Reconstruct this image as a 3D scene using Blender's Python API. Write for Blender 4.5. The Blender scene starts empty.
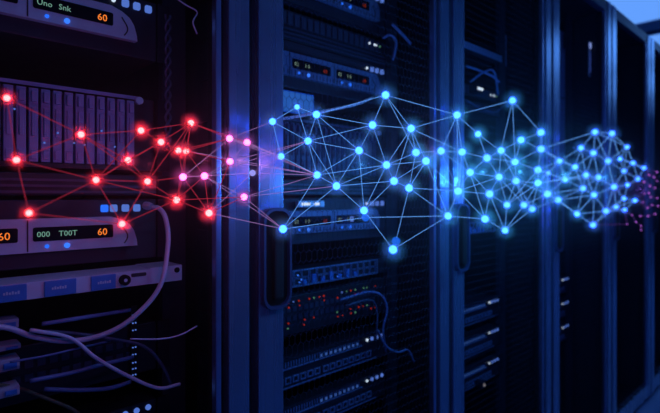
import bpy, bmesh, math, random
from mathutils import Vector, Matrix
random.seed(7)
sc = bpy.context.scene
C = sc.collection
PI = math.pi

# ------------------------------------------------------------ camera
F = 476.5; HOR = 195.0; TH = math.radians(46.95)
S_, C_ = math.sin(TH), math.cos(TH)
CAMX, CAMZ = 0.7566, 1.197
cd = bpy.data.cameras.new('camera'); cam = bpy.data.objects.new('camera', cd); C.objects.link(cam)
cam.location = (CAMX, 0, CAMZ); cam.rotation_euler = (PI/2, 0, TH)
cd.sensor_width = 36; cd.lens = 36*F/660; cd.shift_y = -(206.5-HOR)/660
cd.clip_start = 0.02; cd.clip_end = 60
cd.dof.use_dof = True; cd.dof.focus_distance = 0.80; cd.dof.aperture_fstop = 3.4
sc.camera = cam

# ------------------------------------------------------------ world, exposure
w = bpy.data.worlds.new('world'); sc.world = w; w.use_nodes = True
w.node_tree.nodes['Background'].inputs[0].default_value = (.004, .01, .05, 1)
w.node_tree.nodes['Background'].inputs[1].default_value = 0.10
sc.view_settings.view_transform = 'Standard'; sc.view_settings.look = 'None'
sc.view_settings.exposure = 0; sc.view_settings.gamma = 1
try: sc.view_settings.use_curve_mapping = False
except Exception: pass
sc.cycles.transparent_max_bounces = 64; sc.cycles.max_bounces = 6; sc.cycles.volume_bounces = 0
sc.cycles.sample_clamp_indirect = 3

PANEL_L = 1.0        # radiance of the blue ceiling panels
NODE_B, NODE_R = 12.0, 24.0
HAZE = 0.11

# ------------------------------------------------------------ materials
def mat(name, col, rough=.5, metal=0., spec=.5, noise=0., nscale=30., bump=0., stretch=None):
    m = bpy.data.materials.new(name); m.use_nodes = True; nt = m.node_tree; b = nt.nodes['Principled BSDF']
    b.inputs['Base Color'].default_value = (*col, 1); b.inputs['Roughness'].default_value = rough
    b.inputs['Metallic'].default_value = metal; b.inputs['Specular IOR Level'].default_value = spec
    if noise or bump:
        tc = nt.nodes.new('ShaderNodeTexCoord'); mp = nt.nodes.new('ShaderNodeMapping'); n = nt.nodes.new('ShaderNodeTexNoise')
        nt.links.new(tc.outputs['Object'], mp.inputs[0]); nt.links.new(mp.outputs[0], n.inputs['Vector'])
        n.inputs['Scale'].default_value = nscale; n.inputs['Detail'].default_value = 3
        if stretch: mp.inputs['Scale'].default_value = stretch
        if noise:
            r = nt.nodes.new('ShaderNodeMapRange'); nt.links.new(n.outputs[0], r.inputs[0])
            r.inputs['To Min'].default_value = max(.02, rough-noise); r.inputs['To Max'].default_value = min(1, rough+noise)
            nt.links.new(r.outputs[0], b.inputs['Roughness'])
            mx = nt.nodes.new('ShaderNodeMix'); mx.data_type = 'RGBA'; nt.links.new(n.outputs[0], mx.inputs[0])
            mx.inputs[6].default_value = (*[c*.85 for c in col], 1); mx.inputs[7].default_value = (*[min(1, c*1.15) for c in col], 1)
            nt.links.new(mx.outputs[2], b.inputs['Base Color'])
        if bump:
            bp = nt.nodes.new('ShaderNodeBump'); bp.inputs['Strength'].default_value = bump; bp.inputs['Distance'].default_value = .002
            nt.links.new(n.outputs[0], bp.inputs['Height']); nt.links.new(bp.outputs[0], b.inputs['Normal'])
    return m
def emit(name, col, s=1., sample=False):
    m = bpy.data.materials.new(name); m.use_nodes = True; nt = m.node_tree; nt.nodes.clear()
    e = nt.nodes.new('ShaderNodeEmission'); o = nt.nodes.new('ShaderNodeOutputMaterial')
    e.inputs[0].default_value = (*col, 1); e.inputs[1].default_value = s; nt.links.new(e.outputs[0], o.inputs[0])
    if not sample: m.cycles.emission_sampling = 'NONE'
    return m
M = dict(
    stile=mat('brushed_blue_steel', (.28, .38, .58), .27, .78, noise=.06, nscale=40, stretch=(1, 1, .03)),
    header=mat('header_dark_blue', (.05, .07, .16), .5, .2, noise=.06),
    edge=mat('stile_edge', (.40, .48, .80), .3, .9, noise=.04),
    cabinet=mat('cabinet_black', (.012, .014, .022), .5, .2, noise=.1),
    inner=mat('inner_black', (.010, .012, .020), .6, .1, noise=.1),
    rail=mat('rail_steel', (.05, .06, .10), .45, .6, noise=.1),
    black=mat('black_plastic', (.004, .004, .006), .8, noise=.08),
    gasket=mat('gasket_rubber', (.003, .003, .004), .95, noise=.05),
    wire=mat('mesh_wire', (.03, .04, .09), .6, .3, noise=.05),
    body=mat('server_body', (.035, .032, .055), .5, .3, noise=.1),
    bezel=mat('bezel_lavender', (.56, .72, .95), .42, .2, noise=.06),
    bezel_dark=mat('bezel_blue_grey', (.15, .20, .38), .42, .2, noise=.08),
    blade_dark=mat('blade_dark', (.06, .07, .15), .5, .3, noise=.1),
    bezel_line=mat('bezel_groove', (.03, .03, .05), .6, noise=.05),
    screen=mat('display_window', (.004, .005, .008), .15, noise=.03),
    blade=mat('blade_face', (.30, .32, .60), .5, .3, noise=.1, bump=.2),
    dark=mat('dark_unit', (.018, .020, .035), .5, .3, noise=.1),
    ridge=mat('ridge_metal', (.06, .065, .12), .45, .4, noise=.1),
    port=mat('port_shell', (.30, .42, .75), .4, .5, noise=.08),
    blue_panel=mat('blue_panel', (.06, .24, .70), .35, .1, noise=.06),
    cable=mat('cable_grey', (.60, .64, .85), .45, noise=.08),
    cable_dark=mat('cable_dark', (.06, .08, .16), .45, noise=.08),
    cable_blue=mat('cable_blue', (.12, .20, .45), .45, noise=.08),
    cable_olive=mat('cable_olive', (.10, .10, .06), .5, noise=.08),
    cable_glint=mat('cable_glint', (.95, .75, .95), .3, noise=.06),
    plug=mat('plug_clear', (.40, .46, .62), .35, noise=.06),
    floor=mat('raised_floor', (.22, .32, .55), .30, .0, noise=.08, nscale=6),
    ceil=mat('ceiling_tile', (.38, .45, .60), .8, noise=.05, nscale=10),
    wall=mat('wall_paint', (.13, .19, .32), .7, noise=.08, nscale=5),
    trimm=mat('panel_trim', (.3, .34, .45), .4, .5, noise=.05),
    panel_far=emit('bright_blue_panel', (.125, .38, 1.0), PANEL_L*2.6, True), panel_fill=emit('fill_blue_panel', (.17, .36, 1.0), PANEL_L*.42, True),
    panel=emit('blue_ceiling_panel', (.125, .35, 1.0), PANEL_L, True),
    nblue=emit('node_blue', (.22/NODE_B, 1.2/NODE_B, 1.0), NODE_B, True),
    nmid=emit('node_midblue', (.004, .09, .60), 1.2, True),
    nred=emit('node_red', (1.0, .85/NODE_R, .9/NODE_R), NODE_R, True),
    npink=emit('node_pink', (.30, .75/NODE_R, .16), NODE_R, True),
    nlav=emit('node_lavender', (.32, .32, .9), 1., True),
    npur=emit('node_purple', (.55, .14, .9), 1.2, False),
    lblue=emit('link_blue', (.13, .38, 1.0), 1.25),
    lred=emit('link_red', (1.0, .05, .12), .30),
    lpink=emit('link_pink', (.60, .30, .80), .62),
    lpur=emit('link_purple', (.25, .08, .6), .25),
    led_blue=emit('led_blue', (.04, .20, 1.0), 1.1),
    led_deep=emit('led_deep', (.02, .16, 1.0), 1.0),
    led_sq=emit('led_square', (.13, .27, .95), .6),
    led_white=emit('led_white', (.65, .8, 1.0), 1.0),
    led_faint=emit('led_faint', (.10, .28, 1.0), .28),
    led_red=emit('led_red', (1.0, .05, .02), .30),
    led_green=emit('led_green', (.25, .8, .5), .25),
    amber=emit('amber_digit', (1.0, .22, .03), 1.0),
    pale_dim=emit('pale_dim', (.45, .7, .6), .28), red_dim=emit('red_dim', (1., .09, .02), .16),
    pale=emit('pale_digit', (.35, .75, .6), .38),
)

# ------------------------------------------------------------ helpers
class MB:
    def __init__(s): s.bm = bmesh.new()
    def box(s, x0, x1, y0, y1, z0, z1, bev=0):
        v = [s.bm.verts.new((x, y, z)) for x in (x0, x1) for y in (y0, y1) for z in (z0, z1)]
        fs = [s.bm.faces.new([v[i] for i in q]) for q in ((0,1,3,2),(4,6,7,5),(0,4,5,1),(2,3,7,6),(0,2,6,4),(1,5,7,3))]
        if bev:
            es = list({e for f in fs for e in f.edges})
            bmesh.ops.bevel(s.bm, geom=es, offset=bev, segments=2, affect='EDGES', profile=.6)
        return s
    def prism(s, pts, x0, x1):          # outline in (y, z), extruded along x
        a = [s.bm.verts.new((x0, y, z)) for y, z in pts]; b = [s.bm.verts.new((x1, y, z)) for y, z in pts]
        n = len(pts); s.bm.faces.new(a[::-1]); s.bm.faces.new(b)
        for i in range(n): s.bm.faces.new((a[i], a[(i+1) % n], b[(i+1) % n], b[i]))
        return s
    def ring(s, outer, inner, x0, x1):  # same number of points in both outlines
        n = len(outer); L = []
        for pts, x in ((outer, x0), (outer, x1), (inner, x1), (inner, x0)): L.append([s.bm.verts.new((x, y, z)) for y, z in pts])
        for i in range(n):
            j = (i+1) % n
            for k in range(4):
                A, B = L[k], L[(k+1) % 4]; s.bm.faces.new((A[i], A[j], B[j], B[i]))
        return s
    def cyl(s, p, q, r, n=10):
        tube(s, [Vector(p), Vector(q)], r, n); return s
    def disc(s, x0, x1, y, z, r, n=14):
        return s.prism([(y+r*math.cos(2*PI*i/n), z+r*math.sin(2*PI*i/n)) for i in range(n)], x0, x1)
    def build(s, name, m, parent=None, smooth=False):
        bmesh.ops.recalc_face_normals(s.bm, faces=s.bm.faces[:])
        me = bpy.data.meshes.new(name); s.bm.to_mesh(me); s.bm.free()
        me.materials.append(M[m] if isinstance(m, str) else m)
        if smooth:
            for p in me.polygons: p.use_smooth = True
        o = bpy.data.objects.new(name, me); C.objects.link(o)
        if parent: o.parent = parent
        return o
def tube(mb, pts, r, n=8):
    rings = []; N = len(pts)
    up = Vector((.13, .21, .97)); prev = None
    for i, p in enumerate(pts):
        t = (pts[min(i+1, N-1)] - pts[max(i-1, 0)]).normalized()
        a = (prev if prev else up); a = (a - t*a.dot(t))
        if a.length < 1e-5: a = t.orthogonal()
        a.normalize(); b = t.cross(a); prev = a
        rr = r[i] if isinstance(r, (list, tuple)) else r
        rings.append([mb.bm.verts.new(p + (a*math.cos(2*PI*k/n) + b*math.sin(2*PI*k/n))*rr) for k in range(n)])
    for i in range(N-1):
        for k in range(n): mb.bm.faces.new((rings[i][k], rings[i][(k+1) % n], rings[i+1][(k+1) % n], rings[i+1][k]))
    mb.bm.faces.new(rings[0][::-1]); mb.bm.faces.new(rings[-1])
def spline(P, k=8):
    P = [Vector(p) for p in P]; out = []
    Q = [P[0]*2-P[1]] + P + [P[-1]*2-P[-2]]
    for i in range(1, len(Q)-2):
        for j in range(k):
            t = j/k; a, b, c, d = Q[i-1], Q[i], Q[i+1], Q[i+2]
            out.append(.5*((2*b)+(c-a)*t+(2*a-5*b+4*c-d)*t*t+(3*b-a-3*c+d)*t**3))
    out.append(P[-1]); return out
def rr(y0, y1, z0, z1, r, n=5):
    pts = []
    for cy, cz, a0 in ((y1-r, z1-r, 0), (y0+r, z1-r, 90), (y0+r, z0+r, 180), (y1-r, z0+r, 270)):
        for k in range(n+1):
            a = math.radians(a0+90*k/n); pts.append((cy+r*math.cos(a), cz+r*math.sin(a)))
    return pts
def at(u, v, x):      # world point on the upright plane at x that the photograph shows at (u, v)
    dx = -S_*F + C_*(u-330); dy = C_*F + S_*(u-330); dz = HOR-v
    t = (x-CAMX)/dx
    return Vector((x, dy*t, CAMZ+dz*t))
def depth(p): return -S_*(p.x-CAMX) + C_*p.y
def thing(name, label, cat, loc, group=None, rz=0):
    o = bpy.data.objects.new(name, None); C.objects.link(o); o.location = loc; o.rotation_euler = (0, 0, rz)
    o.empty_display_size = .05
    return tag(o, label, cat, group)
def tag(o, label=None, cat=None, group=None, kind=None):
    if label: o['label'] = label
    if cat: o['category'] = cat
    if group: o['group'] = group
    if kind: o['kind'] = kind
    return o
KIDS = {}
def copy_tree(o, parent=None, loc=None, label=None, group=None):
    c = o.copy(); C.objects.link(c)
    if parent: c.parent = parent
    if loc is not None: c.location = loc
    if label: c['label'] = label
    if group: c['group'] = group
    for ch in o.children_recursive if False else [k for k in list(o.children)]: copy_tree(ch, c)
    return c
def text(name, s, h, m, parent, y, z, x):
    cu = bpy.data.curves.new(name, 'FONT'); cu.body = s; cu.size = h; cu.extrude = .0004; cu.align_x = 'LEFT'; cu.resolution_u = 2
    t = bpy.data.objects.new(name, cu); C.objects.link(t)
    bpy.context.view_layer.update()
    me = bpy.data.meshes.new_from_object(t.evaluated_get(bpy.context.evaluated_depsgraph_get()))
    bpy.data.objects.remove(t); bpy.data.curves.remove(cu)
    R = Matrix(((0, 0, 1, x), (1, 0, 0, y), (0, 1, 0, z), (0, 0, 0, 1)))   # text x -> +y, text y -> +z
    me.transform(R); me.name = name; me.materials.clear(); me.materials.append(M[m])
    o = bpy.data.objects.new(name, me); C.objects.link(o); o.parent = parent
    return o

# ------------------------------------------------------------ the room
def struct(name, mb, m): return tag(mb.build(name, m), kind='structure')
X0, X1, Y0, Y1, ZC = -1.45, 2.3, -1.6, 11.0, 2.72
struct('floor', MB().box(X0, X1, Y0, Y1, -.1, 0), 'floor')
struct('ceiling', MB().box(X0, X1, Y0, Y1, ZC, ZC+.1), 'ceil')
struct('wall_left', MB().box(X0-.1, X0, Y0, Y1, 0, ZC), 'wall')
struct('wall_right', MB().box(X1, X1+.1, Y0, Y1, 0, ZC), 'wall')
struct('wall_back', MB().box(X0, X1, Y0-.1, Y0, 0, ZC), 'wall')
struct('wall_far', MB().box(X0, X1, Y1, Y1+.1, 0, ZC), 'wall')
# ceiling panels; the two nearest are unseen, added to light the racks
first = None
pl = [(-.95, 3.2), (.35, 4.6), (.35, 6.6), (.35, 8.6), (-.95, 5.2), (-.95, 7.2), (.35, .6), (.35, -1.2)]
where = ['above the far racks, brightest in the top right corner', 'over the aisle beside the bright corner panel', 'over the middle of the aisle',
         'over the far end of the aisle', 'behind the brightest corner panel', 'farthest back over the racks', 'added unseen over the near aisle to light the racks', 'added unseen over the aisle behind the camera']
for (x, y), wh in zip(pl, where):
    if first is None:
        first = t = thing('ceiling_light', '', 'ceiling light', (0, 0, ZC), 'blue ceiling light panels')
        MB().box(.03, 1.17, .03, 1.62, -.022, -.012).build('diffuser', 'panel', t)
        MB().ring([(0, 0), (1.65, 0), (1.65, 1.2), (0, 1.2)], [(.04, .04), (1.61, .04), (1.61, 1.16), (.04, 1.16)], -.03, 0).build('frame', 'trimm', t)
        fr = t.children[-1] if t.children else None
        for o in C.objects:
            if o.name.startswith('frame') and o.parent == t:
                for v in o.data.vertices: v.co = Vector((v.co.z, v.co.y, v.co.x))
    else: t = copy_tree(first)
    t.location = (x, y, ZC-.001); t['label'] = 'blue glowing ceiling light ' + wh
    if x > 0 and y < 8:
        for k in t.children:
            if k.name.startswith('diffuser'): k.data = k.data.copy(); k.data.materials.clear(); k.data.materials.append(M['panel_far' if y > 4 else 'panel_fill'])

# ------------------------------------------------------------ the racks
SEAM = [-.19, .511, 1.180, 1.880, 2.582, 3.284, 3.984, 4.684]
HT = 2.125
def hexmesh(y0, y1, z0, z1, a=.015, b=.021, r=.00045):
    mb = MB(); ny = int((y1-y0)/a); nz = int((z1-z0)/b)
    a = (y1-y0)/ny; b = (z1-z0)/nz
    def seg(p, q):
        d = Vector((0, q[0]-p[0], q[1]-p[1])).normalized(); n = Vector((0, -d.z, d.y))*r; xx = Vector((r, 0, 0))
        P, Q = Vector((0, *p)), Vector((0, *q))
        A = [mb.bm.verts.new(P+k) for k in (n, xx, -n, -xx)]; B = [mb.bm.verts.new(Q+k) for k in (n, xx, -n, -xx)]
        for i in range(4): mb.bm.faces.new((A[i], A[(i+1) % 4], B[(i+1) % 4], B[i]))
    for j in range(nz):
        for i in range(ny):
            yb = y0+i*a + (a/2 if j % 2 else 0); zb = z0+j*b
            # vertical wall, then a V up to the next row
            seg((yb, zb+.3*b), (yb, zb+b))
            seg((yb, zb+.3*b), (yb+a/2, zb)) if yb+a/2 <= y1 else None
            seg((yb, zb+.3*b), (yb-a/2, zb)) if yb-a/2 >= y0 else None
    return mb
RACK_WHERE = ['cut off by the left edge of the photo', 'second in the row from the left', 'third in the row from the left',
              'fourth, with three rows of white dots', 'fifth in the row from the left', 'last but one in the row', 'farthest away in the row']
racks = []
mesh_proto = None
for n in range(7):
    a, b = SEAM[n], SEAM[n+1]; W = b-a
    t = thing('server_rack', 'tall dark server rack with blue posts, ' + RACK_WHERE[n], 'server rack', (0, a, 0), 'server racks in one long row')
    racks.append(t)
    for s, y in ((0, .002), (1, W-.020)):
        MB().box(-1.0, -.036, y, y+.018, .02, HT-.004).build('side_panel', 'cabinet', t)
    MB().box(-1.0, -.036, .0205, W-.0205, HT-.03, HT-.004).build('top_panel', 'cabinet', t)
    MB().box(-1.0, -.036, .0205, W-.0205, 0, .05).build('base', 'cabinet', t)
    MB().box(-1.0, -.985, .0205, W-.0205, .051, HT-.031).build('back_panel', 'inner', t)
    for c in (-1, 1):
        y = W/2 + c*.252
        mb = MB().box(-.175, -.157, y-.012, y+.012, .051, HT-.031)
        y2 = W/2 + c*.290
        mb.box(-.165, -.160, min(y, y2), max(y, y2), .051, HT-.031)
        for k in range(40): mb.disc(-.1575, -.1565, y, .08+k*.05, .003, 6)
        mb.build('mounting_rail', 'rail', t)
        # vertical cable channel beside the rail
        y3 = W/2 + c*.318
        mb = MB().box(-.155, -.06, y3-.002, y3+.001, .06, HT-.04)
        for k in range(24): mb.box(-.15, -.07, y3-.006*c-.002, y3-.006*c+.002, .1+k*.083, .13+k*.083)
        mb.build('cable_channel', 'inner', t)
    # the door: stiles, rails
    d = MB()
    d.box(-.035, 0, .011, .069, .03, HT, .0015)
    d.build('door_frame', 'stile', t)
    door = [o for o in C.objects if o.parent == t and o.name.startswith('door_frame')][-1]
    d = bmesh.new(); d.from_mesh(door.data); mb = MB(); mb.bm.free(); mb.bm = d
    mb.box(-.035, 0, W-.055, W-.011, .03, HT, .0015)
    mb.box(-.033, -.002, .069, W-.055, .03, .10, .001)
    bmesh.ops.recalc_face_normals(d, faces=d.faces[:]); d.to_mesh(door.data); d.free()
    MB().box(-.020, -.004, W-.079, W-.068, .10, HT-.051, .002).build('door_lip', 'edge', door)
    MB().box(-.033, -.004, .0695, W-.0555, HT-.05, HT, .001).build('door_header', 'header', door)
    MB().box(-.034, -.022, W-.078, W-.0555, .10, HT-.052).build('gasket', 'gasket', door)
    MB().box(-.004, .0012, .009, .0108, .04, HT-.01).build('edge_trim', 'edge', door)
    # handle: raised rounded plate with a black pocket and a grip bar
    z0, z1 = .975, 1.172
    MB().ring(rr(.014, .081, z0, z1, .026), rr(.019, .076, z0+.006, z1-.006, .022), -.001, .012).build('handle_plate', 'header', door)
    hp = [o for o in C.objects if o.parent == door and o.name.startswith('handle_plate')][-1]
    MB().prism(rr(.0195, .0755, z0+.0065, z1-.0065, .0215), .0005, .004).build('handle_pocket', 'gasket', door)
    MB().box(.004, .017, .036, .058, z0+.02, z1-.035, .004).build('handle_grip', 'black', door)
    if n >= 1:
        if mesh_proto is None or n == 2:
            mesh_proto = hexmesh(.070, W-.080, .10, HT-.075).build('door_mesh', 'wire', door)
            mesh_proto.location.x = -.012
        else:
            c = mesh_proto.copy(); C.objects.link(c); c.parent = door

# ------------------------------------------------------------ rack equipment (front plane x = XQ)
XQ = -.154
CEN = [(SEAM[i]+SEAM[i+1])/2 for i in range(7)]
CEN[0] = .161; 
RK = ['leftmost rack', 'second rack from the left', 'third rack from the left', 'fourth rack from the left']
def ears(t, h, m='dark', w=.24):
    for c in (-1, 1):
        mb = MB().box(-.003, .002, c*w-.012, c*w+.012, .001, h-.001)
        mb.build('mounting_ear', m, t)
def display_unit(leds, word, dim=False):
    t = thing('storage_server', '', 'server', (XQ, 0, 0), 'storage servers with display bezels')
    MB().box(-.70, 0, -.226, .226, .001, .114, .002).build('chassis', 'body', t)
    ears(t, .115, 'body')
    top = [(-.222, .028), (.184, .028), (.183, .038), (.178, .056), (.170, .068), (.156, .077), (.138, .083), (-.222, .083)]
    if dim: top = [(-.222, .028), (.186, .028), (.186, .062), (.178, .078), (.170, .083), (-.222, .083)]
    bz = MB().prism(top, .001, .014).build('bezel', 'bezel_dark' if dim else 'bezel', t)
    mb = MB().box(.0141, .0148, .0065, .0085, .030, .081).box(.0141, .0148, -.1405, -.1385, .030, .081)
    mb.build('groove', 'bezel_line', bz)
    if dim:
        mb = MB()
        for k in range(34): mb.box(.0141, .0150, -.215+k*.0115, -.2135+k*.0115, .030, .041)
        mb.build('vent_slots', 'bezel_line', bz)
    pts = [(.160+.006*math.sin(k*.5), .034+k*.004) for k in range(9)]
    mb = MB(); tube(mb, [Vector((.0145, y, z)) for y, z in pts], .0012, 6); mb.build('latch', 'bezel_line', bz)
    for k, y0 in enumerate((.015, -.131)):
        s = MB().prism(rr(y0, y0+.125, .046, .069, .003), .0141, .0155).build('display', 'screen', t)
        text('readout', word[0], .013, 'pale_dim' if dim else 'pale', s, y0+.005, .053, .0157)
        text('readout', word[1], .013, 'pale_dim' if dim else 'pale', s, y0+.037, .053, .0157)
        text('readout', word[2], .014 if dim else .017, 'red_dim' if dim else 'amber', s, y0+.098, .051, .0157)
        MB().disc(.0141, .0165, y0+.050, .0365, .0045).build('indicator', 'led_blue' if not dim or k else 'led_deep', t)
        MB().disc(.0141, .0160, y0+.020, .0370, .0032).build('indicator', 'led_deep', t)
    for y, m in leds:
        if m == 'led_white': MB().disc(.001, .004, y, .098, .0035).build('status_light', m, t)
        else: MB().prism(rr(y-.0062, y+.0062, .091, .1045, .003), .001, .005).build('status_light', m, t)
    return t
def blade_unit(fm='blade'):
    t = thing('blade_chassis', '', 'server', (XQ, 0, 0), 'blade chassis of upright modules')
    mb = MB().box(-.70, -.012, -.226, .226, .001, .141, .002)
    mb.box(-.012, .004, -.226, .190, .134, .141).box(-.012, .004, -.226, .190, .001, .008)
    mb.build('chassis', 'dark', t)
    MB().box(-.002, .0055, -.226, .190, .1345, .1408).build('top_strip', fm, t)
    ears(t, .142, 'dark')
    MB().disc(.002, .010, .190, .133, .007).build('thumb_screw', 'bezel', t)
    k0 = None
    for k in range(23):
        y = -.2175+k*.0175
        if k0 is None:
            mb = MB().box(-.011, .003, .0015, .0150, .010, .132, .001)
            mb.box(.003, .010, .004, .0125, .108, .126, .0015).box(.003, .006, .005, .0115, .052, .100, .001)
            mb.box(.003, .005, .004, .0125, .014, .030, .001)
            k0 = mb.build('blade_module', fm, t); o = k0
        else: o = k0.copy(); C.objects.link(o); o.parent = t
        o.location = (0, y, 0)
    for y, z in ((-.012, .093), (.05, .060), (.075, .045), (.092, .043), (.03, .042), (.12, .07), (.143, .043)):
        MB().disc(.0062, .0072, y+.003, z, .0016, 8).build('status_light', 'led_sq', t)
    return t
def switch_unit(h=.07, red=False, lights=True):
    t = thing('network_switch', '', 'network switch', (XQ, 0, 0), 'network switches with port rows')
    MB().box(-.45, 0, -.226, .226, .001, h-.001, .002).build('chassis', 'dark', t)
    ears(t, h, 'dark')
    if not red:
        mb = MB().box(.0005, .003, -.222, .125, h-.026, h-.023)
        mb.box(.0005, .003, -.222, .185, .004, .0062)
        for k in range(40): mb.box(.0005, .002, -.22+k*.0085, -.2175+k*.0085, h-.021, h-.008)
        mb.build('trim_strip', 'port', t)
        k0 = None
        for k in range(16):
            y = -.215+k*.0235 + (.006 if k > 7 else 0)
            if k0 is None:
                k0 = MB().ring([(0, 0), (.018, 0), (.018, .016), (0, .016)], [(.0025, .0022), (.0155, .0022), (.0155, .0138), (.0025, .0138)], .0005, .004).build('port', 'port', t); o = k0
                mb = MB().box(.0006, .0012, .003, .015, .003, .0135); s = mb.build('socket', 'black', k0)
                o.location = (0, y, .014)
            else: o = copy_tree(k0, t); o.location = (0, y, .014)
        for k in range(9): MB().box(.0022, .0030, -.03+k*.0165, -.0235+k*.0165, h-.020, h-.013).build('link_light', 'led_faint', t)
        for k, (y, m) in enumerate(((.146, 'led_white'), (.166, 'led_sq'), (.187, 'led_sq'), (.209, 'led_sq'))):
            r = .0036 if k == 0 else .0052
            MB().disc(.001, .004, y, h-.013, r).build('status_light', m, t)
    else:
        mb = MB()
        for k in range(22): mb.box(.0005, .0016, -.21+k*.018, -.198+k*.018, .034, .046).box(.0005, .0016, -.21+k*.018, -.198+k*.018, .056, .068)
        mb.build('socket_grid', 'ridge', t)
        rnd = random.Random(3)
        for row, z in enumerate((.080, .068, .030, .018) if lights else ()):
            for k in range(24):
                if rnd.random() < (.30, .6, .6, .7)[row]: continue
                y = -.20+k*.0165+rnd.uniform(-.002, .002)
                m = rnd.choice(['led_red']*9+['led_green', 'led_sq', 'led_white'])
                MB().disc(.0015, .003, y, z, rnd.uniform(.0015, .0026), 8).build('status_light', m, t)
    return t
def slim_unit(h=.04, style=0):
    t = thing('slim_server', '', 'server', (XQ, 0, 0), 'slim dark rack units')
    MB().box(-.65, 0, -.226, .226, .001, h-.001, .002).build('chassis', 'dark', t)
    ears(t, h, 'dark')
    mb = MB()
    if style == 0:
        for k in range(3): mb.box(.0005, .004, -.224, .224, .005+k*(h-.01)/3, .009+k*(h-.01)/3)
    elif style == 1:
        for k in range(20): mb.box(.0005, .003, -.22+k*.021, -.204+k*.021, .006, h-.007)
    else:
        for k in range(10): mb.box(.0005, .005, -.22+k*.042, -.181+k*.042, .004, h-.005, .001)
    mb.build('front_grille', 'ridge', t)
    if style == 1:
        for y, m, r in ((.155, 'led_white', .0035), (.176, 'led_white', .0035), (.183, 'led_white', .0035), (.200, 'led_green', .003)):
            MB().disc(.001, .004, y, h*.55, r, 8).build('status_light', m, t)
    return t
def patch_panel():
    h = .045
    t = thing('patch_bay', '', 'patch panel', (XQ, 0, 0))
    MB().box(-.05, 0, -.226, .226, .001, h-.001).build('chassis', 'dark', t)
    ears(t, h, 'dark')
    MB().ring([(-.222, .002), (.190, .002), (.190, h-.002), (-.222, h-.002)], [(-.220, .004), (.188, .004), (.188, h-.004), (-.220, h-.004)], .0005, .003).build('rim', 'port', t)
    k0 = None
    for r in range(2):
        for k in range(16):
            if k0 is None:
                o = k0 = MB().ring([(0, 0), (.022, 0), (.022, .017), (0, .017)], [(.0012, .0012), (.0208, .0012), (.0208, .0158), (.0012, .0158)], .0005, .0025).build('port', 'port', t)
            else: o = k0.copy(); C.objects.link(o); o.parent = t
            o.location = (0, -.216+k*.025, .005+r*.019)
    for y, z in ((-.105, .03), (-.095, .018), (-.10, .012), (.03, .012)):
        MB().disc(.002, .004, y, z, .002, 8).build('status_light', 'led_blue', t)
    mb = MB()
    for k in range(7): mb.box(.001, .006, -.09+k*.03, -.078+k*.03, .006, .018+.01*(k % 2))
    mb.build('plug_row', 'blue_panel', t)
    return t
LA = ((.145, 'led_white'), (.166, 'led_sq'), (.187, 'led_sq'), (.209, 'led_sq'))
LD = ((.129, 'led_deep'), (.145, 'led_sq'), (.166, 'led_sq'), (.187, 'led_sq'))
def put(t, r, z, label):
    t.location = (XQ, CEN[r], z); t['label'] = label; return t
A = put(display_unit(LA, ('Uno', 'Snk', '60')), 0, 1.456, 'pale lavender storage server with lit display at the top left corner of the photo')
Dp = put(display_unit(LD, ('000', 'T00T', '60')), 0, 1.075, 'pale lavender storage server with lit display below the red nodes in the leftmost rack')
def dupe(src, r, z, label): return put(copy_tree(src), r, z, label)
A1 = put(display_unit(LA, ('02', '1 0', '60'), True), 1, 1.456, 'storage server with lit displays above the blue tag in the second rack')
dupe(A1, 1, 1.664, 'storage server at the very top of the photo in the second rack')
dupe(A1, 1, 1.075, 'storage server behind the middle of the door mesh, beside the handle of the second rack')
B = put(blade_unit(), 0, 1.242, 'purple lit blade chassis with a row of upright modules behind the red nodes')
put(blade_unit('blade_dark'), 1, 1.242, 'blade chassis behind the blue nodes and door mesh in the second rack')
G = put(slim_unit(.04, 0), 0, 1.1955, 'slim dark ridged unit right under the purple blade chassis in the leftmost rack')
dupe(G, 1, 1.1955, 'slim dark ridged unit right under the blade chassis in the second rack')
H = put(slim_unit(.042, 1), 1, 1.603, 'slim dark server with white lights at its right end, near the second rack top')
dupe(G, 1, 1.5715, 'slim dark ridged unit on top of the display server in the second rack')
P = put(patch_panel(), 1, .970, 'patch panel with blue rimmed ports above the red lights in the second rack')
Rd = put(switch_unit(.095, True), 1, .857, 'dark switch dotted with red lights low in the second rack')
put(switch_unit(.095, True, False), 0, .857, 'dark switch behind the tangle of cables in the leftmost rack')
Sw = put(switch_unit(.075), 0, .727, 'port switch at the bottom edge of the leftmost rack, with three square blue lights')
dupe(Sw, 1, .727, 'upper port switch with four round lights, under the red lights in the second rack')
dupe(Sw, 1, .612, 'lower port switch with four round lights at the bottom edge of the second rack')
for r in (2, 3):
    for z, wh in ((.727, 'upper'), (.612, 'middle'), (.497, 'lowest')):
        dupe(Sw, r, z, '%s of three port switches low in the %s' % (wh, RK[r]))
dupe(P, 2, 1.055, 'faint patch panel beside the door handle of the third rack')
dupe(G, 2, 1.50, 'slim dark unit under the tangled cables in the third rack')
dupe(H, 2, 1.555, 'slim dark unit with a white light under the shelf of the third rack')

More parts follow.
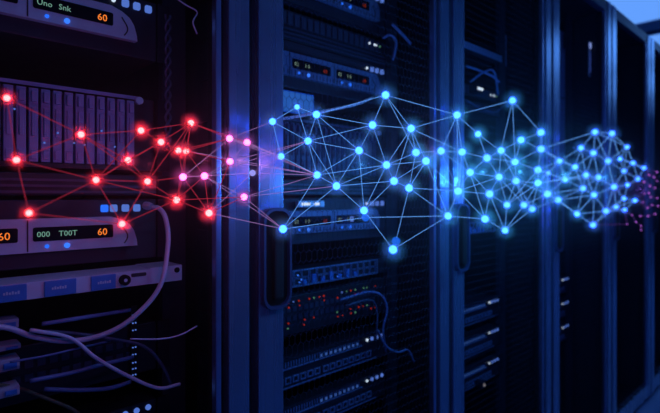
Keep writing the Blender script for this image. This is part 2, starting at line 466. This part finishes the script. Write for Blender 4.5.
# ---- things in the leftmost rack
t = thing('cable_tray', 'lavender and blue strip with round key lock above the loose cables', 'cable tray', (-.08, CEN[0], 1.037))
MB().box(-.073, 0, -.226, .185, .002, .028).box(-.073, -.004, .185, .245, .001, .0295).build('tray_body', 'bezel', t)
for y0, y1 in ((-.045, -.005), (.018, .063), (.085, .124)):
    MB().box(.0002, .0025, y0, y1, .003, .027, .001).build('blue_cover', 'blue_panel', t)
    mb = MB()
    for k in range(6): mb.box(.0026, .0030, y0+.010+k*.0036, y0+.0125+k*.0036, .013, .0165+.0012*(k % 2))
    mb.build('marking', 'bezel', t)
lk = MB().disc(.0002, .008, .138, .015, .009).build('key_lock', 'gasket', t); MB().disc(.008, .0088, .138, .015, .003, 8).build('key_hole', 'bezel', lk)
MB().prism(rr(.150, .176, .018, .024, .002), .0002, .0015).build('slot', 'bezel_line', t)
MB().disc(-.0038, -.002, .235, .021, .005).build('screw_hole', 'gasket', t)
t = thing('port_module', 'upright block of bright blue cable sockets at the lower left edge of the photo', 'port module', (-.155, CEN[0], .86))
def cable(label, pts, r, m, x0=-.10, plugs=(), name='network_cable', grp=None):
    P3 = [at(p[0], p[1], p[2] if len(p) > 2 else x0) for p in pts]
    t = thing(name, label, 'cable', P3[0], grp)
    mb = MB(); tube(mb, [p-P3[0] for p in spline(P3)], r, 10); mb.build('cord', m, t, True)
    for i in plugs:
        q = P3[i]-P3[0]; d = ((P3[1]-P3[0]) if i == 0 else (P3[-1]-P3[-2])).normalized()
        e = q - d*.016 if i == 0 else q + d*.016
        mb = MB(); tube(mb, [q, q+(e-q)*.5, e], [r*1.5, r*1.8, r*1.7], 8); mb.build('plug', 'plug', t)
    return t
bpy.data.objects.remove(t)
for k, (u0, u1, v0, v1) in enumerate(((0, 19, 318, 333), (4, 21, 343, 354), (0, 20, 357, 376), (3, 20, 385, 402))):
    a = at(u0-14, v1, -.118); b = at(u1, v0, -.118)
    t = thing('cable_connector', ['topmost', 'second from top', 'third from top', 'lowest'][k] + ' pale blue cable connector at the left edge, in the tangle of cables', 'connector', (-.118, a.y, a.z), 'blue connectors at the left edge')
    MB().box(-.034, 0, 0, b.y-a.y, 0, b.z-a.z, .002).build('shell', 'plug', t)
    MB().box(.0002, .003, (b.y-a.y)*.5, (b.y-a.y)*.9, (b.z-a.z)*.25, (b.z-a.z)*.7, .001).build('clip', 'blue_panel', t)
CG = 'loose cables in the leftmost rack'
cable('thick grey cable hanging in a big curve from its plug beside the display server', [(152, 207), (160, 209, -.085), (166, 220, -.07), (168, 245, -.055), (160, 286, -.05), (135, 316, -.06), (105, 334, -.08), (70, 341), (35, 337), (8, 328), (-20, 326)], .0042, 'cable', plugs=(0,), grp=CG)
cable('short blue cable running straight up to the right above the others', [(42, 324), (80, 318), (130, 310, -.13)], .0035, 'cable_blue', grp=CG)
cable('dark cable crossing from upper middle to the bottom right of the tangle', [(30, 330), (70, 338), (96, 358), (128, 376), (158, 388), (180, 384)], .0032, 'cable', grp=CG, x0=-.092)
cable('thin cable rising from the second blue connector', [(10, 362), (45, 356), (75, 349), (110, 341, -.13)], .0018, 'cable_blue', grp=CG)
cable('blue cable slanting up in the middle of the tangle', [(30, 381), (70, 373), (100, 365), (133, 357, -.13)], .0034, 'cable_blue', grp=CG, x0=-.11)
cable('lowest blue cable lying almost level', [(44, 389), (80, 390), (110, 388), (130, 382, -.14)], .0036, 'cable_blue', grp=CG, x0=-.125)
cable('dark cable arching down on the right of the tangle', [(45, 331, -.105), (80, 334, -.115), (112, 339, -.12), (143, 346, -.11), (160, 362, -.10), (171, 384, -.10)], .003, 'cable_dark', grp=CG)
cable('thin pale cable end curving up near the right post of the leftmost rack', [(130, 339, -.06), (160, 339, -.05), (180, 335, -.045), (197, 326, -.045)], .0014, 'cable', grp=CG)
cable('olive cable sagging at the bottom left corner', [(-10, 384, -.13), (18, 388, -.13), (40, 396, -.13), (75, 411, -.13), (90, 430, -.13)], .003, 'cable_olive', grp=CG)
cable('thin pale cord curling at the top of the leftmost rack beside its post', [(170, -6, -.06), (186, 5, -.055), (197, 12, -.05), (193, 22, -.05), (197, 34, -.05)], .0014, 'cable', grp=CG)
# braided cable at the right of the leftmost rack
mb = MB()
p0 = at(168, 15, -.10); p1 = at(168, 150, -.10)
for ph in (0, PI):
    tube(mb, [Vector((p0.x+.004*math.sin(i*.42+ph), p0.y+.0045*math.cos(i*.42+ph), p0.z+(p1.z-p0.z)*i/90)) for i in range(91)], .0022, 6)
o = mb.build('braided_cable', 'cable_dark', None, True)
tag(o, 'dark twisted cable hanging straight down right of the display server', 'cable', CG)
# blue dots of a vertical light strip
t = thing('light_strip', 'upright strip of small blue dots behind the loose cables', 'light strip', at(133, 380, -.146))
b0_ = at(133, 380, -.146); tp = at(133, 308, -.146)
MB().box(-.004, 0, -.004, .008, 0, tp.z-b0_.z+.004).build('strip', 'black', t)
for z in (.01, .022, .034, .05, .064, .098, .112, .128):
    for y in (-.0005, .0045): MB().disc(.0002, .0016, y, z*.95, .0014, 8).build('status_light', 'led_sq', t)

# ---- things in the second rack
a = at(283, 110, -.148); b = at(314, 96, -.148)
t = thing('blue_tag', 'bright blue blank tag above the blade chassis in the second rack', 'tag', (-.148, a.y-.05, a.z-.004))
MB().prism(rr(0, b.y-a.y+.05, 0, b.z-a.z+.006, .003), -.004, 0).build('plate', 'blue_panel', t)
MB().prism(rr(.003, b.y-a.y+.047, .003, b.z-a.z+.003, .002), .0001, .0008).build('lit_face', emit('tag_face', (.03, .17, .75), .55), t)
a = at(345, 124, -.10); b = at(357, 106, -.10)
cable('cable coloured as a pink glint, slanting across the second rack under the blue tag', [(272, 120, -.09), (300, 116, -.085), (330, 110, -.085), (357, 104, -.10), (372, 98, -.12)], .0036, 'cable_glint', name='patch_cable')  # the pale pink is a diagonal glint put into the cable's colour
G2 = 'cables in the second rack'
cable('blue cable hooked over the right rail at the top of the second rack', [(383, 38, -.12), (390, 35, -.10), (396, 42, -.09), (393, 60, -.09)], .0036, 'cable_blue', grp=G2)
cable('blue cable slanting down at the top right of the second rack', [(392, 24, -.09), (400, 32, -.08), (411, 44, -.07)], .0040, 'cable_blue', grp=G2)
cable('blue cable loop at the right of the red lights', [(340, 300, -.13), (368, 292, -.11), (382, 296, -.09), (387, 310, -.085), (383, 330, -.09), (386, 352, -.10)], .003, 'cable_blue', grp=G2)
cable('dark blue cable curling low at the right of the second rack', [(378, 330, -.10), (386, 346, -.09), (398, 352, -.08), (408, 350, -.07), (414, 362, -.07)], .0026, 'cable_blue', grp=G2)
cable('dark cable inside the loop beside the red lights', [(345, 306, -.13), (370, 300, -.11), (377, 312, -.10), (376, 340, -.10)], .0026, 'cable_dark', grp=G2)
a = at(305, 205, -.13)
t = thing('indicator_block', 'small block with two bright white lights behind the mesh of the second rack', 'indicator light', at(308, 204, -.128))
MB().box(-.012, 0, -.03, .055, -.008, .008, .002).build('housing', 'bezel', t)
MB().box(.0002, .002, -.020, .006, -.003, .003).build('lamp', 'led_white', t)
MB().box(.0002, .002, .020, .036, -.003, .003).build('lamp', 'led_white', t)
t = thing('lamp_or_glint', 'tiny upright white lamp at the right end of the lower display server, second rack', 'indicator light', at(353, 219, -.13))
MB().box(-.008, 0, -.003, .003, -.007, .007, .001).build('lamp', 'led_sq', t)

# ---- things in the third rack
sh0 = at(467, 43, XQ)
t = thing('equipment_shelf', 'pale blue shelf edge slanting across the top of the third rack', 'shelf', (XQ, CEN[2], sh0.z-.022))
MB().box(-.60, .0, -.238, .238, .0, .003).build('deck', 'dark', t)  # deck coloured dark to hold the shade under the shelf
MB().box(.0005, .005, -.240, .240, 0, .024, .001).build('lip', 'port', t)
a = at(503, 50, -.20)
t = thing('desk_box', 'dim blue rounded canister standing on the shelf of the third rack', 'canister', (-.20, a.y, sh0.z-.0185))
mb = MB(); tube(mb, [Vector((0, 0, z)) for z in (0, .004, .07, .073, .078, .128, .133)], [.028, .030, .030, .027, .030, .030, .027], 20); mb.build('can', 'blade', t, True)
t.name = 'canister'
G3 = 'cables in the third rack'
cable('blue cable running level under the shelf of the third rack', [(466, 66, -.12), (478, 70, -.10), (492, 76, -.09), (499, 82, -.09)], .004, 'cable_blue', grp=G3)
cable('second blue cable crossing under the shelf of the third rack', [(470, 82, -.12), (484, 72, -.09), (494, 72, -.09), (498, 95, -.09)], .0035, 'cable_blue', grp=G3)
cable('dim blue cable near the white light of the third rack', [(466, 100, -.12), (480, 108, -.10), (495, 112, -.09), (505, 104, -.09)], .0035, 'cable_dark', grp=G3)
t = thing('lamp_or_glint', 'white lamp glowing under the shelf of the third rack', 'indicator light', at(480, 89, -.12))
MB().box(-.03, -.0002, -.022, .022, -.012, .012, .002).build('housing', 'dark', t); MB().prism(rr(-.018, .018, -.0045, .0045, .004), 0, .003).build('lamp', 'led_white', t)
t = thing('lamp_or_glint', 'faint white dot low in the third rack', 'indicator light', at(484, 385, -.12))
MB().box(-.03, -.0002, -.012, .012, -.012, .012, .002).build('housing', 'dark', t); MB().disc(0, .003, 0, 0, .005).build('lamp', emit('faint_lamp', (.5, .45, .5), .35), t)
# ---- fourth rack: tall blank cover with a latch
t = thing('blank_cover', 'tall grey blue blank cover filling the upper part of the fourth rack', 'cover panel', (XQ, CEN[3], 1.30))
MB().box(-.02, 0, -.236, .18, 0, .68, .003).build('plate', 'port', t)
MB().box(.0, .012, .150, .172, .60, .67, .003).build('latch', 'dark', t)
mb = MB().box(.0002, .002, -.23, .17, .36, .364); mb.build('seam', 'bezel_line', t)

p = at(590, 46, -.08)  # reflection on the latch and its streak, made as added glowing plates
t = thing('lamp_or_glint', 'glowing glint of a latch high at the right inside the fourth rack', 'indicator light', p)
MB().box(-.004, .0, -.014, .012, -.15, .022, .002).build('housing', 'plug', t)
MB().prism(rr(-.010, .008, -.014, .016, .005), .0002, .004).build('lamp', emit('latch_glint', (.30, .42, 1), .75), t)
MB().prism(rr(-.006, .005, -.13, -.028, .004), .0002, .002).build('lamp', emit('glint_streak', (.10, .2, 1), .22), t)

# ------------------------------------------------------------ the glowing network
net = thing('glowing_network', 'floating web of glowing nodes joined by thin lines, red left and blue right', 'light network', (.14, 1.0, 1.0))
N = []      # u, v, px radius, kind
def nd(s, k, r):
    for p in s.split():
        a, b = p.split(','); N.append((float(a), float(b), r, k))
nd('7,98 16.5,160 29,213 81,134.5 96,180 141,130.5 128,160 161,142 147.5,181.5 122,224 191,123', 'r', 3.3)            # 0-10
nd('178.5,150.5 186,151', 'r', 3.2); nd('183,177 204.5,176', 'p', 3.6); nd('176.5,200 209,213', 'r', 3.6)             # 11-16
nd('229.5,138.5 247,142.5 230,161.5 244,197', 'p', 3.4)                                                            # 17-20
nd('252.5,173', 'l', 3.4); nd('272.5,121.5 281,156.5', 'b', 3.6); nd('297,107', 'b', 2.8)                          # 21-24
nd('316.5,114.5 308,141 317,175', 'b', 3.9); nd('283,229', 'b', 4.2)                                              # 25-28
nd('336.5,186 359,150.5 372.5,125 385.5,95 386.5,165 411,128.5 416,152.5 426,161 394,181 409,188 364,210.5', 'b', 4.0)   # 29-39
nd('365.5,217.5', 'm', 4.2); nd('393,249.5', 'b', 4.4); nd('396,241', 'm', 4.4)                                    # 40-42
nd('441,151 457,115 462,152', 'b', 3.8); nd('478,134', 'b', 3.2); nd('470,172.5 458,191 448,216 487,158 489.5,194 485,219', 'b', 3.8)  # 43-52
nd('512.5,100.5 521,140 541,132.5 541,149 501,150.5 515,162 499,177 516,181 538,170 538,183 547.5,194', 'b', 3.5)  # 53-63
nd('558,200 507,205 524,205 532,209 505,230.5', 'b', 3.2)                                                         # 64-68
nd('559.5,161 575,167 565,179.5 581,148 595,132 612,133.5 593.5,153 608,161 586,175 598.5,177.5 583,188.5 594,195 614,187 606,211 577,214 593,225', 'b', 2.8)
nd('620,159 627,147 633,163 624,171 627.5,185 638,179 644,168 635,200.5 624,198.5 616,207 624.5,210 548,173', 'b', 2.1)
nd('644,182 650,186 654,177 644.5,193.5 651,197 647.5,208 640.5,216 655,214 649,193 632,215 643,202 648,216 657,172 657,198 641,226 649,175 636,222 655,188 658,206 652,205', 'u', .95)
nd('627,224 641,230 657,181', 'u', .8)
links = '''0-1 0-3 1-2 1-3 1-4 2-4 2-9 3-4 3-5 3-6 3-8 4-5 4-6 4-7 4-8 4-9 4-15 5-10 5-7 6-7 6-8 8-7 8-9 8-13 8-15 8-10 7-10 7-11 10-11 10-12 10-17 10-18 10-13
11-13 12-17 12-14 13-17 13-16 13-14 14-19 14-20 14-21 15-13 15-9 15-16 15-14 15-20 15-12 16-19 16-21 16-20 16-28 16-14 11-17 12-19 17-22 17-18 17-23 17-27 18-23 18-27 19-18 19-26 19-27
14-26 12-27 20-29 20-28 14-28 20-27 21-23 21-27 21-26 13-21 22-24 22-26 22-23 24-25 24-26 25-26 25-32 25-31 25-29 25-30 26-23 26-27 26-29 26-31 26-30 27-29 27-28 27-30 27-33 27-23
29-28 29-30 29-39 29-33 29-37 30-31 30-39 30-33 31-32 31-34 31-33 32-34 32-44 32-35 33-39 33-34 33-35 33-36 33-37 34-44 34-35 34-37 34-36 34-45 35-43 35-38 36-37 36-38 36-48 36-49 37-38
37-39 38-42 38-48 38-49 39-41 40-49 40-28 41-49 43-44 43-45 43-48 43-47 43-36 44-45 44-46 44-53 44-48 45-47 45-50 45-48 46-50 46-58 47-50 47-48 47-51 47-59 48-49 48-52 48-51 48-59 49-52
50-57 50-59 50-58 51-59 51-65 51-52 51-68 51-60 52-47 52-68 53-57 53-58 53-55 57-54 54-55 54-58 55-56 56-58 56-61 57-58 57-59 57-60 58-59 58-60 58-61 59-60 59-65 60-62 60-65 60-66 61-62
62-63 63-64 65-68 66-68 67-68 64-67 61-69 56-69 56-73 69-61 69-62 69-72 69-70 69-71 70-72 70-77 71-62 71-63 71-77 71-78 72-73 72-75 73-74 73-75 73-76 75-76 76-74 76-81 76-78 77-78 77-79
79-80 79-64 80-81 80-83 83-84 82-84 82-81 79-83 63-79 63-83 64-80 60-63 59-66 56-70 73-56 54-56 67-62 66-62 78-79 74-85 75-78 82-80 62-71 63-71 62-77 61-71 65-62 65-61 60-67 64-79 63-66'''.split()
E = set()
for l in links:
    a, b = map(int, l.split('-')); E.add((min(a, b), max(a, b)))
first_auto = 84
for i in range(69, len(N)):
    if N[i][3] == 'u' and i > len(N)-4: continue
    ds = sorted((math.hypot(N[i][0]-N[j][0], N[i][1]-N[j][1]), j) for j in range(50, len(N)) if j != i)
    for d, j in ds[:(5 if N[i][3] == 'b' else 1)]:
        if d < 36: E.add((min(i, j), max(i, j)))
rnd = random.Random(11)
P3 = []
for i, (u, v, r, k) in enumerate(N):
    x = .13 + rnd.uniform(-.045, .045)
    if i in (40, 42): x = .09
    P3.append(at(u, v, x))
sph = {}
def sphere(k):
    if k not in sph:
        bm = bmesh.new(); bmesh.ops.create_icosphere(bm, subdivisions=2, radius=1)
        me = bpy.data.meshes.new('node'); bm.to_mesh(me); bm.free()
        for p in me.polygons: p.use_smooth = True
        me.materials.append(M[{'r': 'nred', 'p': 'npink', 'l': 'nlav', 'b': 'nblue', 'm': 'nmid', 'u': 'npur'}[k]]); sph[k] = me
    return sph[k]
PL = {'r': 'glowing red node', 'p': 'glowing pink white node', 'l': 'pale lavender node', 'b': 'glowing cyan blue node', 'm': 'dull blue node', 'u': 'tiny purple node'}
NP = 100
def vol(name, col, dens, rad):
    m = bpy.data.materials.new(name); m.use_nodes = True; nt = m.node_tree; nt.nodes.clear()
    o = nt.nodes.new('ShaderNodeOutputMaterial'); v = nt.nodes.new('ShaderNodeVolumeScatter')
    v.inputs['Color'].default_value = (*col, 1)
    tc = nt.nodes.new('ShaderNodeTexCoord'); L = nt.nodes.new('ShaderNodeVectorMath'); L.operation = 'LENGTH'
    nt.links.new(tc.outputs['Object'], L.inputs[0]); r = nt.nodes.new('ShaderNodeMapRange'); nt.links.new(L.outputs['Value'], r.inputs[0])
    r.inputs['From Min'].default_value = 1; r.inputs['From Max'].default_value = rad
    r.inputs['To Min'].default_value = 1; r.inputs['To Max'].default_value = 0
    p = nt.nodes.new('ShaderNodeMath'); p.operation = 'POWER'; p.inputs[1].default_value = 2.0; nt.links.new(r.outputs[0], p.inputs[0])
    q = nt.nodes.new('ShaderNodeMath'); q.operation = 'MULTIPLY'; q.inputs[1].default_value = dens; nt.links.new(p.outputs[0], q.inputs[0])
    nt.links.new(q.outputs[0], v.inputs['Density'])
    nt.links.new(v.outputs[0], o.inputs['Volume']); return m
HM = {k: (vol('halo_vol_'+k, c, d, r), r) for k, c, d, r in (('r', (1, .25, .3), 85, 4.2), ('p', (1, .5, .8), 35, 4.5), ('l', (.9, .9, .9), 10, 3.0),
      ('b', (.6, 1, .65), 24, 4.2), ('u', (.9, .9, .9), 10, 2.5))}
HS = {}
def halo(parent, k):      # added ball of scattering volume that makes the node's halo
    if k not in HS:
        bm = bmesh.new(); bmesh.ops.create_icosphere(bm, subdivisions=3, radius=HM[k][1])
        me = bpy.data.meshes.new('halo'); bm.to_mesh(me); bm.free(); me.materials.append(HM[k][0]); HS[k] = me
    h = bpy.data.objects.new('halo', HS[k]); C.objects.link(h); h.parent = parent
rest = MB()
base = net.location
# the 100 largest as single parts, the remaining tiny ones as one part
order = sorted(range(len(N)), key=lambda i: -N[i][2])
single = set(order[:NP])
for i, (u, v, r, k) in enumerate(N):
    R = (r-.15)*depth(P3[i])/F
    if i in single:
        o = bpy.data.objects.new('node', sphere(k)); C.objects.link(o); o.parent = net
        o.location = P3[i]-base; o.scale = (R, R, R); o['label'] = PL[k]
        if k != 'm': halo(o, k)
    else:
        bmesh.ops.create_icosphere(rest.bm, subdivisions=1, radius=R, matrix=Matrix.Translation(P3[i]-base))
o = rest.build('tiny_node', 'npur', net, True); o['kind'] = 'stuff'; o['label'] = 'scatter of tiny purple nodes at the right end'
EL = sorted(E, key=lambda e: -math.hypot(N[e[0]][0]-N[e[1]][0], N[e[0]][1]-N[e[1]][1]))
def lkind(a, b):
    k = {N[a][3], N[b][3]}
    if 'u' in k: return 'lpur'
    if k <= {'r'}: return 'lred'
    if k & {'r', 'p', 'l'}: return 'lpink' if not k <= {'r', 'p'} or k == {'p'} else ('lred' if 'r' in k else 'lpink')
    return 'lblue'
more = {}
LW = .22
for q, (a, b) in enumerate(EL):
    kk = lkind(a, b); A3, B3 = P3[a]-base, P3[b]-base
    px = LW if kk != 'lred' else .38
    ra, rb = px*depth(P3[a])/F, px*depth(P3[b])/F
    if q < 99:
        mb = MB(); tube(mb, [A3, B3], [ra, rb], 6); mb.build('link', kk, net)
    else:
        mb = more.setdefault(kk, MB()); tube(mb, [A3, B3], [ra, rb], 6)
big = MB(); big.bm.free(); big.bm = bmesh.new()
mats = list(more)
for idx, kk in enumerate(mats):
    me = bpy.data.meshes.new('tmp'); 
    for f in more[kk].bm.faces: f.material_index = idx
    more[kk].bm.to_mesh(me); more[kk].bm.free(); big.bm.from_mesh(me); bpy.data.meshes.remove(me)
me = bpy.data.meshes.new('short_link'); big.bm.to_mesh(me); big.bm.free()
for kk in mats: me.materials.append(M[kk])
o = bpy.data.objects.new('short_link', me); C.objects.link(o); o.parent = net; o['kind'] = 'stuff'; o['label'] = 'many short thin lines between the crowded nodes'

# added unseen point lights standing in for the web's light on the racks
for u, v, c, P in ((150, 165, (1, .05, .15), .05), (205, 160, (1, .08, .3), .10), (240, 160, (.9, .25, .9), .16), (362, 165, (.05, .34, 1), .45), (432, 150, (.75, .22, .9), .16),
                   (483, 172, (.05, .38, 1), 1.3), (520, 172, (.05, .38, 1), 1.6), (565, 175, (.05, .38, 1), 1.6), (605, 178, (.05, .36, 1), 1.6), (642, 190, (.25, .1, 1), .5)):
    l = bpy.data.lights.new('web_fill', 'POINT'); l.energy = P; l.color = c; l.shadow_soft_size = 0
    o = bpy.data.objects.new('web_fill', l); C.objects.link(o); o.location = at(u, v, .27)

# ------------------------------------------------------------ thin haze volume, added for the bloom around the nodes
hz = bpy.data.materials.new('haze'); hz.use_nodes = True; nt = hz.node_tree; nt.nodes.clear()
o_ = nt.nodes.new('ShaderNodeOutputMaterial'); vs = nt.nodes.new('ShaderNodeVolumeScatter')
def math_(op, a, b=None):
    n = nt.nodes.new('ShaderNodeMath'); n.operation = op
    for i, v in enumerate((a, b)):
        if v is None: continue
        if isinstance(v, (int, float)): n.inputs[i].default_value = v
        else: nt.links.new(v, n.inputs[i])
    return n.outputs[0]
tc = nt.nodes.new('ShaderNodeTexCoord'); sp = nt.nodes.new('ShaderNodeSeparateXYZ'); nt.links.new(tc.outputs['Object'], sp.inputs[0])
zz = math_('DIVIDE', math_('SUBTRACT', sp.outputs[2], 1.24), .16)
fall = math_('POWER', 2.718, math_('MULTIPLY', math_('MULTIPLY', zz, zz), -1.0))
nt.links.new(math_('MULTIPLY', fall, HAZE), vs.inputs['Density'])
nt.links.new(vs.outputs[0], o_.inputs['Volume'])
h = MB().box(.020, .30, -.35, 5.0, .86, 1.62).build('haze', hz)
tag(h, 'thin added haze that makes the bloom around the glowing nodes', 'haze', kind='stuff')
